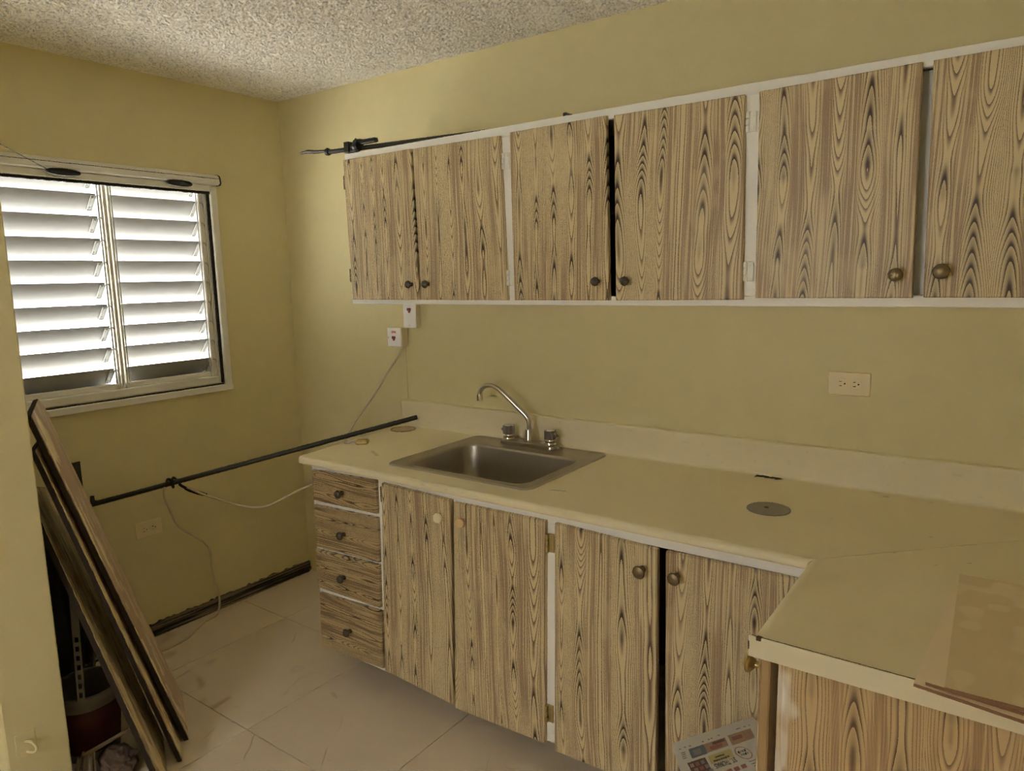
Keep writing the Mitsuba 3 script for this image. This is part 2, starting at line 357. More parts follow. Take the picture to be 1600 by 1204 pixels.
def clip_mesh(sgn):          # slat holder: framed clip on the slat's end and the curved arm to the pivot
    S = np.array([-.695, 0, -.719]); N = np.array([.719, 0, -.695]); Yv = np.array([0, sgn * 1.0, 0])
    def P(sv, yv, nv): return S * sv + Yv * yv + N * nv
    ms = []
    c = [P(.004, -.018, .009), P(.078, -.018, .009), P(.078, .002, .009), P(.004, .002, .009)]
    for k in range(4): ms.append(tube([c[k], c[(k + 1) % 4]], .0021, 6))
    ms.append(trimesh.convex.convex_hull(np.array([P(a, b, d) for a in (.004, .078) for b in (-.018, .002) for d in (.0045, .0065)])))
    for a in (.014, .068): ms.append(lathe([(0, 0), (.003, 0), (.003, .004), (0, .004)], 8, N, P(a, -.008, .0065)))
    ms.append(tube(spline([P(.004, .000, .010), P(-.006, .008, .016), P(.012, .017, .021), P(.045, .021, .018), P(.075, .023, .012)], 14), .0034, 8))
    return cat_(ms)
for (yy, sg) in ((-.914, 1), (-.462, 1)):
    d = mikit.ply(clip_mesh(sg), 'mat_clip', 30)
    for z in slat_z:
        key = numbered('window_1__louver_clip'); scene[key] = {**d, 'to_world': T().translate([SX, yy, z])}
for yy in (MY + .027, MY - .027, WY1 - .078):
    obj('operator_bar', rod((-.016, yy, WZ0 + .06), (-.016, yy, WZ1 - .05), .0028, 8), 'mat_clip', 'window_1', True)

# roller insect screen mounted around the window
rs = thing('roller_screen', 'white aluminium roller insect screen framing the louvred window', 'window screen')
def cassette():
    prof = [(0, 0), (.034, 0), (.042, .004), (.045, .012), (.043, .028), (.036, .040), (.022, .047), (0, .049)]
    return frame_map(extrude(prof, 1.02), (0, -.388, 2.020), (1, 0, 0), (0, 0, 1), (0, -1, 0))
obj('cassette', cassette(), 'mat_alu_white', rs, 20)
obj('groove', box(.040, .0445, -1.408, -.390, 2.047, 2.0490), 'mat_chip', rs)
obj('end_cap', frame_map(extrude([(0, -.001), (.036, -.001), (.044, .004), (.047, .012), (.045, .029), (.037, .042), (.022, .049), (0, .051)], .007), (0, -.381, 2.020), (1, 0, 0), (0, 0, 1), (0, -1, 0)), 'mat_black', rs, label='black plastic end cap')
obj('pull_bar', box(.004, .026, -1.40, -.428, 1.990, 2.0195, .003), 'mat_alu_white', rs)
bz = [(-1.40, 1.990)] + [(-1.40 + .972 * k / 80, 1.981 - .003 * float(rng.random())) for k in range(81)] + [(-.428, 1.990)]
obj('brush_seal', frame_map(extrude(bz[::-1], .014), (.006, 0, 0), (0, 1, 0), (0, 0, 1), (1, 0, 0)), 'mat_black_matte', rs, label='black brush seal under the pull bar')
obj('side_rail', box(0, .02, -.424, -.390, 1.085, 2.0195, .003), 'mat_alu_white', rs)
obj('side_gap', box(-.006, .006, -.434, -.424, 1.10, 1.990), 'mat_black_matte', rs)
obj('bottom_rail', box(0, .02, -1.40, -.386, 1.062, 1.092, .003), 'mat_alu_white', rs)
obj('bottom_gap', box(-.004, .006, -1.40, -.424, 1.092, 1.097), 'mat_black_matte', rs)
def pull_mesh(L, hgt):
    a = np.linspace(0, 2 * np.pi, 29)
    ring = tube([( .012 + .006 * 0, L / 2 * math.cos(t), hgt / 2 * math.sin(t)) for t in a], .0035, 8, False)
    pad = lathe([(0, -.003), (1, -.003), (1, .003), (0, .003)], 28, (1, 0, 0)); pad.apply_scale((1, 1, 1))
    v = pad.vertices; v[:, 1] *= L / 2; v[:, 2] *= hgt / 2; pad.vertices = v; pad.apply_translation((.006, 0, 0))
    base = box(-.012, .008, -L * .2, L * .2, -.006, .006, .002)
    return cat_([ring, pad, base])
for (yy, L) in ((-1.055, .12), (-.585, .115)):
    m = pull_mesh(L, .022); m.apply_translation((.034, yy, 2.012)); obj('pull_handle', m, 'mat_black', rs, 25, label='black oval pull handle')
obj('pull_cord', tube(spline([(.045, -1.105, 2.014), (.12, -1.25, 2.06), (.26, -1.46, 2.12)], 12), .0015, 6), 'mat_black', rs, True, label='thin dark cord tied to the left pull')

# ---------------------------------------------------------------- wall cabinet
DY, FY = -.338, -.321
wc = thing('wall_cabinet', 'long white wall cabinet with six wood-grain painted doors above the worktop', 'cabinet')
CX0, CX1, CZ0, CZ1 = .826, 3.33, 1.474, 2.078
obj('carcass', cat_([box(CX0, CX0 + .018, FY + .018, -.001, CZ0, CZ1), box(CX1 - .018, CX1, FY + .018, -.001, CZ0, CZ1), box(CX0 + .018, CX1 - .018, FY + .018, -.001, CZ0 + .002, CZ0 + .02), box(CX0 + .018, CX1 - .018, FY + .018, -.001, CZ1 - .02, CZ1 - .002)]), 'mat_white_paint', wc)
obj('back_panel', box(CX0 + .019, CX1 - .019, -.02, -.004, CZ0 + .021, CZ1 - .021), 'mat_cabinet_inside', wc)
obj('shelf', box(CX0 + .019, CX1 - .019, FY + .04, -.021, 1.76, 1.775), 'mat_cabinet_inside', wc)
obj('top_rail', box(CX0, CX1, FY, FY + .0179, CZ1 - .034, CZ1, .002), 'mat_white_paint', wc)
obj('bottom_rail', box(CX0, CX1, FY, FY + .0179, CZ0, CZ0 + .03, .002), 'mat_white_paint', wc)
for (a, b) in ((CX0, .875), (1.60, 1.70), (2.43, 2.52), (2.865, 2.925), (CX1 - .04, CX1)):
    rec = .034 if a == 2.865 else 0.0      # this one is set back
    obj('stile', box(a, b, FY + rec, FY + rec + .0178, CZ0 + .0301, CZ1 - .0341), 'mat_white_paint', wc)
updoors = [[(.834, 2.052), (1.209, 2.052), (1.222, 1.492), (.846, 1.493)], [(1.218, 2.051), (1.621, 2.047), (1.639, 1.491), (1.232, 1.492)],
           [(1.665, 2.051), (2.030, 2.054), (2.040, 1.491), (1.671, 1.491)], [(2.057, 2.050), (2.455, 2.048), (2.462, 1.493), (2.064, 1.491)],
           [(2.494, 2.049), (2.876, 2.055), (2.885, 1.498), (2.499, 1.498)], [(2.899, 2.054), (3.290, 2.054), (3.296, 1.498), (2.909, 1.499)]]
goff = [(3.1, 1.7), (7.27, 4.1), (11.9, 9.2), (15.33, 2.4), (21.8, 7.6), (27.4, 3.3)]
KNOB = [(0, .001), (.0085, .001), (.008, -.003), (.0055, -.008), (.0055, -.013), (.010, -.017), (.0155, -.021), (.0168, -.025), (.0150, -.0285), (.009, -.031), (0, -.032)]
def knob(at, mat, parent, s=1.0, prof=KNOB, label=None, axis=(0, 1, 0), n=24):
    p = [(r * s, h * s) for r, h in prof]
    m = lathe(p[::-1], n, axis, at)
    if m.volume < 0: m.invert()
    return obj('knob', m, mat, parent, 35, label=label)
FACET = [(0, .001), (.008, .001), (.006, -.006), (.006, -.012), (.0155, -.020), (.0135, -.026), (.006, -.031), (0, -.032)]
def hinge(x, z, y, mat, parent, side=1, tall=.05):
    wd = .026 if side > 0 else .006   # leaf on the frame, barrel and leaf at the door's edge
    ms = [box(x, x + side * .026, y + .010, y + .0168, z - tall / 2, z + tall / 2, .0015) if side > 0 else box(x - wd, x, y + .010, y + .0168, z - tall / 2, z + tall / 2, .0015)]
    for k in range(3):
        ms.append(rod((x + side * .004, y + .006, z - tall / 2 + k * tall / 3 + .001), (x + side * .004, y + .006, z - tall / 2 + (k + 1) * tall / 3 - .001), .0055, 10))
    ms += [lathe([(0, -.001), (.004, -.001), (.003, .0015), (0, .002)], 8, (0, -1, 0), (x + side * wd * .7, y + .0095, z + dz)) for dz in (-tall * .3, tall * .3)]
    return obj('hinge', cat_(ms), mat, parent, 30)
for i, q in enumerate(updoors):
    m = quad_panel(q, DY, .0168)
    d = obj('door', m, 'mat_grain', wc, False, uv=grain_uv(m, goff[i]), label='wood-grain painted cabinet door')
    if i < 4:
        x = (1.186, 1.272, 2.0, 2.104)[i]
        kk = knob((x, DY, 1.551), 'mat_dark_knob', d, 1.0, FACET, 'dark brown faceted knob', n=8)
    elif i == 4:
        kk = knob((2.848, DY, 1.556), 'mat_antique', d, 1.0, label='round knob smeared with cream paint')
        for s in range(7):
            a = 2 * math.pi * s / 7 + .4; rr = .006 + .008 * (s % 2)
            obj('paint_blotch', lathe([(0, -.002), (.0045 + .001 * (s % 3), .0012), (0, .0026)], 9, (0, -1, 0), (2.848 + rr * math.cos(a), DY - .0295 + .004 * (s % 2), 1.554 + rr * .8 * math.sin(a))), 'mat_disc', kk, True)
    else:
        kk = knob((2.946, DY, 1.562), 'mat_antique', d, 1.12, label='round antique brass knob')
for (x, z, di, sd) in ((.836, 1.965, '', -1), (.842, 1.592, '', -1), (1.628, 1.962, '_001', 1), (1.638, 1.568, '_001', 1), (2.459, 1.975, '_003', 1), (2.463, 1.572, '_003', 1)):
    hinge(x, z, DY, 'mat_antique' if sd < 0 else 'mat_white_paint', wc + '__door' + di, sd, .055)

# ---------------------------------------------------------------- base cabinet
BY, BF = -.646, -.629
bc = thing('base_cabinet', 'white base cabinet under the sink with four drawers and four wood-grain doors', 'cabinet')
BX0, BX1 = .886, 2.775
obj('carcass', cat_([box(BX0, BX0 + .018, BF + .018, -.03, .105, .861), box(BX0 + .03, BX0 + .045, -.499, -.03, 0, .104), box(BX0 + .018, BX1, BF + .018, -.03, .105, .12), box(1.262, 1.278, BF + .018, -.03, .12, .861)]), 'mat_white_paint', bc)
obj('back_panel', box(BX0 + .019, BX1, -.028, -.018, .121, .86), 'mat_cabinet_inside', bc)
obj('toe_board', box(BX0 + .019, BX1, -.50, -.484, 0, .104), 'mat_toe', bc)
obj('top_rail', box(BX0, BX1, BF, BF + .0179, .832, .8730, .0015), 'mat_white_paint', bc)
obj('bottom_rail', box(BX0, BX1, BF, BF + .0179, .105, .135, .0015), 'mat_white_paint', bc)
for (a, b) in ((BX0, .92), (1.235, 1.30), (1.955, 2.055)):
    obj('stile', box(a, b, BF, BF + .0178, .1351, .8319), 'mat_white_paint', bc)
for z in (.717, .527, .349):
    obj('drawer_rail', box(.9201, 1.2349, BF, BF + .0176, z - .02, z + .02), 'mat_white_paint', bc)
drawers = [[(.901, .846), (1.257, .857), (1.254, .731), (.900, .723)], [(.901, .705), (1.255, .716), (1.251, .545), (.898, .532)],
           [(.893, .521), (1.250, .535), (1.245, .366), (.892, .359)], [(.899, .339), (1.250, .353), (1.242, .122), (.889, .108)]]
kp = [(1.076, .782), (1.073, .619), (1.060, .443), (1.077, .229)]
for i, q in enumerate(drawers):
    m = quad_panel(q, BY, .0168, .005)
    d = obj('drawer', m, 'mat_grain_drawer', bc, False, uv=grain_uv(m, (31.3 + 5.7 * i, 2.9 + 3.3 * i), True), label='drawer front with dark wood grain running across')
    knob((kp[i][0], BY, kp[i][1]), 'mat_dark_knob', d, 1.08, FACET, 'dark faceted drawer knob', n=8)
lowdoors = [[(1.288, .853), (1.614, .845), (1.589, .101), (1.256, .120)], [(1.625, .840), (1.987, .843), (1.970, .104), (1.600, .092)],
            [(2.021, .843), (2.350, .831), (2.352, .103), (2.009, .094)], [(2.374, .831), (2.745, .833), (2.745, .100), (2.380, .095)]]
DISC = [(0, .001), (.006, .001), (.006, -.010), (.0165, -.0105), (.0175, -.014), (.016, -.0175), (0, -.0185)]
for i, q in enumerate(lowdoors):
    m = quad_panel(q, BY, .0168)
    d = obj('door', m, 'mat_grain', bc, False, uv=grain_uv(m, (41.3 + 6.1 * i, 5.9 + 2.7 * i)), label='wood-grain painted base cabinet door')
    if i == 0: knob((1.566, BY, .779), 'mat_cream_knob', d, 1.05, DISC, 'round cream knob')
    if i == 1: knob((1.662, BY, .779), 'mat_wood_knob', d, .95, DISC, 'round tan wooden knob')
    if i == 2: knob((2.308, BY, .766), 'mat_antique', d, 1.1, label='antique brass knob')
    if i == 3: knob((2.408, BY, .770), 'mat_antique', d, 1.05, label='antique brass knob')
for (x, z, di, sd) in ((1.985, .773, '_001', 1), (1.973, .207, '_001', 1), (1.287, .81, '', -1), (1.261, .217, '', -1)):
    hinge(x, z, BY, 'mat_hinge_brass' if sd > 0 else 'mat_antique', bc + '__door' + di, sd, .058)

# ---------------------------------------------------------------- worktops
ZT, ZB, NY = .900, .862, -.6755
def wt_profile(zb=ZB, rb=.014, rt=.024):
    pts = [(0.0, zb), (NY + rb + .002, zb)]
    for a in np.linspace(-90, -180, 7): pts.append((NY + rb + rb * math.cos(math.radians(a)), zb + rb + rb * math.sin(math.radians(a))))
    for a in np.linspace(180, 90, 9): pts.append((NY + rt + rt * math.cos(math.radians(a)), ZT - rt + rt * math.sin(math.radians(a))))
    for a in np.linspace(-90, 0, 6): pts.append((-.034 + .013 * math.cos(math.radians(a)), ZT + .013 + .013 * math.sin(math.radians(a))))
    for a in np.linspace(180, 90, 6): pts.append((-.012 + .009 * math.cos(math.radians(a)), 1.0085 + .009 * math.sin(math.radians(a))))
    pts += [(0.0, 1.0175)]
    return np.array(pts)
def sweep_profile(sections):        # list of (n, 3) rings -> closed mesh
    n = len(sections[0]); v = np.vstack(sections); f = []
    for k in range(len(sections) - 1):
        for j in range(n):
            q = (j + 1) % n
            f += [[k * n + j, k * n + q, (k + 1) * n + q], [k * n + j, (k + 1) * n + q, (k + 1) * n + j]]
    tri = trimesh.creation.triangulate_polygon(Polygon(PROF), engine='earcut')[1]
    tri_v = trimesh.creation.triangulate_polygon(Polygon(PROF), engine='earcut')[0]
    from scipy.spatial import cKDTree
    idx = cKDTree(PROF).query(tri_v)[1]; tri = idx[tri]
    f = np.vstack([f, tri, tri[:, ::-1] + (len(sections) - 1) * n])
    m = trimesh.Trimesh(v, f, process=False)
    m.merge_vertices(); m.update_faces(m.nondegenerate_faces()); trimesh.repair.fix_normals(m); return m
PROF = wt_profile(.8735, .007, .019)
py, pz = PROF[:, 0], PROF[:, 1]
xl = .783 + (.857 - .783) * (-py / .6755)            # the left end is cut a little askew
def ring(dx, pull): 
    y = np.maximum(py, NY + pull); return np.c_[xl + dx, np.where(py < NY + pull, NY + pull + .0008 * (py - NY), py), np.where(pull > 0, ZB + (pz - ZB) * (1 - pull * .8) if False else pz, pz)]
xr = 2.7405 + (py + .6755)
long_top = sweep_profile([ring(0, .016), ring(.003, .008), ring(.008, .003), ring(.016, 0), np.c_[xr - .0010, py, pz]])
SKX0, SKX1, SKY0, SKY1 = 1.242, 1.880, -.578, -.036
hole = box(SKX0 + .035, SKX1 - .035, SKY0 + .03, SKY1 - .11, .5, 1.2)
lt = man(long_top)
try:
    cut = unman(lt - man(hole)); 
    if len(cut.faces) > 20: long_top = cut
except Exception as e: print('cut failed', e)
wt = thing('worktop', 'long cream laminate worktop with rolled front edge and upstand along the back wall', 'countertop')
obj('slab', long_top, 'mat_laminate', wt, 25)
# return leg over the short cabinet: same profile along y, its nose facing the left
RY = -1.1
PROF = wt_profile(); py, pz = PROF[:, 0], PROF[:, 1]
px2 = 2.7405 + (py + .6755)                     # profile across x: nose at 2.7405, back at the right wall
ymit = (px2 - 2.7405) - .6755
s0 = np.c_[px2, np.full(len(py), RY + .004), pz]; s1 = np.c_[px2, ymit - .0010, pz]
wt2 = thing('worktop', 'short return leg of the cream laminate worktop under the stacked sheets', 'countertop')
obj('slab', sweep_profile([s0, s1]), 'mat_laminate', wt2, 25)
es = box(2.7385, XR - .002, RY - .0, RY + .0035, ZB - .003, ZT - .0005)
obj('edging_strip', es, 'mat_edging', wt2, label='lighter cream edging strip glued to the cut end')
obj('joint_line', box(2.742, XR - .002, RY + .0036, RY + .005, ZT - .002, ZT + .0002), 'mat_chip', wt2)
for (a, b, z0, z1) in ((2.7375, 2.7405, .872, .889), (2.752, 2.762, .893, .9006)):
    obj('chip', box(a, b, RY - .0008, RY + .008, z0, z1, .001), 'mat_chip', wt2, label='dark chip at the corner')

# ---------------------------------------------------------------- return cabinet
rc = thing('return_cabinet', 'short cabinet with painted wood-grain end panel under the worktop return', 'cabinet')
m = box(2.790, XR - .001, -1.086, -1.070, .02, .8615, .002)
obj('end_panel', m, 'mat_grain_end', rc, False, uv=np.c_[m.vertices[:, 0] - 2.790 + 10.0, m.vertices[:, 2] + 20.0], label='wood-grain end panel with white paint patch along its left edge')
obj('carcass', cat_([box(2.790, 2.806, -1.0695, -.66, .105, .8615), box(2.807, XR - .001, -1.0695, -.66, .105, .12)]), 'mat_white_paint', rc)
obj('toe_board', box(2.83, 2.845, -1.069, -.52, 0, .104), 'mat_toe', rc)
m = box(2.757, 2.775, -1.083, -.705, .11, .852, .0025)
d = obj('door', m, 'mat_door_edge', rc, False, label='cabinet door seen edge-on')
mm = box(2.7545, 2.7569, -1.0815, -.707, .112, .850)
obj('door_face', mm, 'mat_grain', d, False, uv=np.c_[mm.vertices[:, 1], mm.vertices[:, 2]] + (61.0, 4.0))
knob((2.7545, -1.052, .818), 'mat_brass', d, 1.15, axis=(1, 0, 0), label='polished brass knob')

# ---------------------------------------------------------------- sink and tap
sk = thing('kitchen_sink', 'stainless steel drop-in kitchen sink set in the worktop', 'sink')
def rrect(x0, x1, y0, y1, r, n=8):
    p = []
    for cx, cy, a0 in ((x1 - r, y1 - r, 0), (x0 + r, y1 - r, 90), (x0 + r, y0 + r, 180), (x1 - r, y0 + r, 270)):
        for a in np.linspace(a0, a0 + 90, n): p.append((cx + r * math.cos(math.radians(a)), cy + r * math.sin(math.radians(a))))
    return np.array(p)
def loft(rings):
    n = len(rings[0]); v = np.vstack(rings); f = []
    for k in range(len(rings) - 1):
        for j in range(n):
            q = (j + 1) % n; f += [[k * n + j, k * n + q, (k + 1) * n + q], [k * n + j, (k + 1) * n + q, (k + 1) * n + j]]
    return v, f
def rg(ix0, ix1, iy0, iy1, r, z): 
    p = rrect(SKX0 + ix0, SKX1 - ix1, SKY0 + iy0, SKY1 - iy1, r); return np.c_[p, np.full(len(p), z)]
rings = [rg(0, 0, 0, 0, .035, ZT + .0004), rg(.003, .003, .003, .003, .034, ZT + .006), rg(.010, .010, .010, .010, .03, ZT + .0065), rg(.014, .014, .014, .014, .03, ZT + .0042),
         rg(.046, .046, .036, .118, .055, ZT + .0038), rg(.051, .051, .041, .123, .055, ZT + .001), rg(.056, .056, .046, .128, .055, ZT - .008), rg(.060, .060, .050, .132, .058, ZT - .09),
         rg(.066, .066, .056, .138, .06, ZT - .135), rg(.078, .078, .068, .150, .06, ZT - .152), rg(.10, .10, .09, .172, .05, ZT - .158), rg(.28, .28, .19, .25, .03, ZT - .162)]
v, f = loft(rings)
c = rings[-1].mean(0); c[2] -= .001; n = len(rings[0]); v = np.vstack([v, c]); k0 = (len(rings) - 1) * n
f += [[k0 + j, k0 + (j + 1) % n, len(v) - 1] for j in range(n)]
m = trimesh.Trimesh(v, f, process=False)
if m.face_normals[np.argmax(m.area_faces)][2] < 0: m.invert()
obj('basin', m, 'mat_steel', sk, 40)
obj('drain', lathe([(.043, .0005), (.040, .003), (.024, .001), (.020, -.0008), (0, -.0008)], 28, (0, 0, 1), (1.561, -.345, ZT - .1605)), 'mat_chrome', sk, True)
fc = thing('faucet', 'chrome two-handle kitchen faucet with swivel spout on the back of the sink', 'faucet')
FX, FYY, FZ = 1.543, -.078, ZT + .0044
p = rrect(FX - .135, FX + .135, FYY - .029, FYY + .029, .0285, 8)
rr = [np.c_[p, np.full(len(p), FZ)], np.c_[p, np.full(len(p), FZ + .010)], np.c_[(p - (FX, FYY)) * .95 + (FX, FYY), np.full(len(p), FZ + .016)], np.c_[(p - (FX, FYY)) * .86 + (FX, FYY), np.full(len(p), FZ + .019)]]
v, f = loft(rr); v = np.vstack([v, (FX, FYY, FZ + .020)]); n = len(p); f += [[3 * n + j, 3 * n + (j + 1) % n, len(v) - 1] for j in range(n)]
m = trimesh.Trimesh(v, f, process=False)
if m.face_normals[-1][2] < 0: m.invert()
obj('base_plate', m, 'mat_chrome_dull', fc, 30)
obj('collar', lathe([(.021, .0), (.021, .012), (.017, .022), (.0145, .045), (.012, .050), (0, .050)], 24, (0, 0, 1), (FX, FYY, FZ + .018)), 'mat_chrome', fc, 30)
SPX = np.array([-.235, -.045, 0]) / .235         # the spout is swung to the left
sp = [(0, .06), (0, .10), (.004, .118), (.018, .138), (.060, .185), (.105, .233), (.122, .246), (.142, .253), (.162, .250), (.178, .236), (.184, .218), (.185, .200)]
sp = [np.array([FX, FYY, FZ]) + SPX * a * 1.15 + np.array([0, 0, b * .93]) for a, b in sp]
obj('spout', tube(spline(sp, 60), .0098, 14), 'mat_chrome', fc, True)
obj('aerator', lathe([(0, -.001), (.0125, -.001), (.0125, .022), (.011, .026), (0, .026)], 20, (0, 0, 1), sp[-1] - np.array([0, 0, .014])), 'mat_chrome', fc, 30)
def handle_mesh(x, sg):
    ms = [lathe([(.024, 0), (.022, .008), (.014, .012), (.012, .020), (0, .020)], 20, (0, 0, 1), (x, FYY, FZ + .018))]
    s = []
    for k in range(8):
        a0 = k * math.pi / 4; rr_ = .021 + (.003 if k % 2 else 0)
        s.append((rr_ * math.cos(a0), rr_ * math.sin(a0)))
    k = extrude(s, .034); k.apply_translation((x, FYY, FZ + .038))
    tip = trimesh.convex.convex_hull(np.array([(x + sg * .016, FYY - .012, FZ + .042), (x + sg * .016, FYY + .012, FZ + .042), (x + sg * .016, FYY - .012, FZ + .066), (x + sg * .016, FYY + .012, FZ + .066), (x + sg * .041, FYY, FZ + .054)]))
    return ms[0], cat_([k, tip]), lathe([(.017, 0), (.015, .004), (0, .005)], 16, (0, 0, 1), (x, FYY, FZ + .072))
for x, sg in ((FX - .1, -1), (FX + .1, 1)):
    a, b, c = handle_mesh(x, sg)
    hk = obj('handle', b, 'mat_handle', fc, False, label='smoky acrylic tap handle'); obj('handle_base', a, 'mat_chrome', hk, 30); obj('handle_cap', c, 'mat_chrome', hk, 30)

# ---------------------------------------------------------------- on the worktop
pl = thing('padlock', 'small brass padlock lying open on the left end of the worktop', 'padlock')
bd = box(-.027, .027, -.020, .020, 0, .019, .006)
Mx = trimesh.transformations.rotation_matrix(math.radians(32), [0, 0, 1])
bd.apply_transform(Mx); bd.apply_translation((.918, -.392, ZT + .0002)); obj('body', bd, 'mat_brass', pl, 20)
sh = [(-.026, .012), (-.055, .013), (-.072, .006), (-.074, -.006), (-.062, -.013), (-.046, -.012)]
sh = spline([(a, b, .009) for a, b in sh], 26)
m = tube(sh, .0042, 8); m.apply_transform(Mx); m.apply_translation((.918, -.392, ZT)); obj('shackle', m, 'mat_steel', pl, True)
dc = thing('round_cover', 'thin cream disc with brown rim lying in the back left corner of the worktop', 'disc')
obj('disc', lathe([(0, 0), (.054, 0), (.054, .002), (0, .0025)], 40, (0, 0, 1), (.868, -.098, ZT + .0002)), 'mat_disc', dc, 30)
a = np.linspace(0, 2 * np.pi, 49); obj('rim', tube([(.866 + .055 * math.cos(t), -.098 + .055 * math.sin(t), ZT + .002) for t in a], .0017, 6, False), 'mat_disc_rim', dc, True)
gp = thing('hole_cover', 'grey round hole cover set in the worktop right of the sink', 'cover plate')
obj('plate', lathe([(0, .0015), (.048, .0022), (.056, .0030), (.060, .001), (.060, -.001)][::-1], 44, (0, 0, 1), (2.560, -.355, ZT + .001)), 'mat_plate_grey', gp, 30)
obj('screw', lathe([(0, .003), (.006, .002), (.007, 0)][::-1], 12, (0, 0, 1), (2.552, -.350, ZT + .002)), 'mat_dark_knob', gp, True)
lf = []
for k in range(5):
    q = np.array([(0, 0, 0), (.018, .004, .003), (.026, .012, .001), (.006, .010, .004)]) + (k * .016 - .03, .004 * (k % 2), .0005); lf.append(trimesh.Trimesh(np.vstack([q, q - (0, 0, .001)]), [[0, 1, 2], [0, 2, 3], [6, 5, 4], [7, 6, 4], [0, 4, 1], [1, 4, 5], [1, 5, 2], [2, 5, 6], [2, 6, 3], [3, 6, 7], [3, 7, 0], [0, 7, 4]], process=False))
m = cat_(lf); m.apply_translation((2.455, -.048, ZT + .0012)); tag(obj('debris_scrap', m, 'mat_toe'), 'small dark scrap of debris on the worktop beside the upstand', 'debris')

def sheet(corners, z, th, mat_top, label):
    c = np.array(corners); k = thing('tile_sheet', label, 'panel', 'thin sheets stacked on the worktop return')
    m = extrude(Polygon(c), th - .0012); m.apply_translation((0, 0, z)); obj('core', m, 'mat_sheet_edge', k)
    m = extrude(Polygon(c), .0012); m.apply_translation((0, 0, z + th - .0012)); obj('face', m, mat_top, k)
    q = np.array([c[0], c[1], c[1] - (0, .0012), c[0] - (0, .0012)]); m = extrude(Polygon(q), th - .0004); m.apply_translation((0, 0, z)); obj('cut_edge', m, 'mat_shaded_edge', k, label='brown front edge with its shade painted in')  # front strip browned: shade of the front edge painted in
    return k
sheet([(3.012, -1.122), (3.375, -1.172), (3.384, -.70), (3.034, -.700)], ZT + .0010, .0055, 'mat_sheet_pale', 'bottom sheet of the stack on the worktop return, poking out furthest left')
sheet([(3.028, -1.118), (3.38, -1.148), (3.386, -.67), (3.046, -.672)], ZT + .0067, .0055, 'mat_sheet_pale', 'middle sheet of the stack on the worktop return, with pale cut edge')
sheet([(3.055, -1.130), (3.382, -1.123), (3.385, -.602), (3.041, -.628)], ZT + .0124, .0062, 'mat_sheet', 'topmost glossy tan sheet of the stack on the worktop return')

# ---------------------------------------------------------------- switches and outlets
s1 = thing('switch_box', 'white cord outlet switch on deep cream box, lower of two below wall cabinet', 'switch')
obj('box', box(.744, .830, -.043, -.0005, 1.270, 1.353, .004), 'mat_switch_box', s1)
obj('plate', box(.743, .831, -.0505, -.0432, 1.269, 1.354, .003), 'mat_switch', s1)
obj('rocker', cat_([box(.775, .797, -.0545, -.0504, 1.304, 1.316, .001), box(.780, .792, -.0535, -.0504, 1.296, 1.304, .001)]), 'mat_red', s1, label='dark red rocker')
obj('indicator', box(.773, .799, -.0515, -.0504, 1.330, 1.340, .0004), 'mat_pink', s1, label='red indicator window')
for x in (.750, .824): obj('screw', lathe([(0, -.001), (.003, -.001), (.002, .0006), (0, .001)], 10, (0, -1, 0), (x, -.0507, 1.309)), 'mat_plate_grey', s1, True)
s2 = thing('switch_box', 'white cooker switch plate tucked right under the wall cabinet', 'switch')
obj('box', box(.838, .912, -.030, -.0005, 1.356, 1.468, .004), 'mat_switch_box', s2)
obj('plate', box(.836, .914, -.0365, -.0302, 1.354, 1.469, .003), 'mat_switch', s2)
obj('rocker', cat_([box(.864, .886, -.0405, -.0364, 1.432, 1.444, .001), box(.869, .881, -.0395, -.0364, 1.422, 1.432, .001)]), 'mat_red', s2, label='dark red rocker')
obj('slot', box(.860, .890, -.0372, -.0362, 1.4625, 1.4655), 'mat_plate_grey', s2)
obj('screw', lathe([(0, -.001), (.003, -.001), (.002, .0006), (0, .001)], 10, (0, -1, 0), (.875, -.0367, 1.366)), 'mat_plate_grey', s2, True)
tag(obj('cable_conduit', box(.796, .812, -.0045, -.0002, 1.02, 1.269, .002), 'mat_wall'), 'slim painted cable conduit running down from the lower switch', 'conduit')

def outlet_parts(k, M):
    def put(nm, m, mat): m = m.copy(); m.apply_transform(M); obj(nm, m, mat, k)
    put('plate', box(-.0600, .0600, -.0365, .0365, 0, .0055, .003), 'mat_outlet')
    for s in (-1, 1):
        put('socket', lathe([(0, 0), (.0165, 0), (.0165, .0068), (.0155, .0075), (0, .0075)], 24, (0, 0, 1), (s * .0195, 0, 0)), 'mat_outlet')
        for yy in (-.0065, .0065): put('slot', box(s * .0195 - .008, s * .0195 - .0005, yy - .0011, yy + .0011, .006, .0078), 'mat_slot')
        put('ground_hole', lathe([(0, 0), (.0026, 0), (.0026, .0018), (0, .0018)], 12, (0, 0, 1), (s * .0195 + .0075, 0, .0061)), 'mat_slot')
def axes(o, u, v, w):
    M = np.eye(4); M[:3, 0], M[:3, 1], M[:3, 2], M[:3, 3] = u, v, w, o; return M
o1 = thing('wall_outlet', 'cream double socket outlet on the wall above the worktop', 'outlet'); outlet_parts(o1, axes((2.691, -.0002, 1.2235), (1, 0, 0), (0, 0, 1), (0, -1, 0)))
o2 = thing('wall_outlet', 'cream double socket outlet low on the left wall under the window', 'outlet'); outlet_parts(o2, axes((.0002, -.850, .497), (0, 1, 0), (0, 0, 1), (1, 0, 0)))

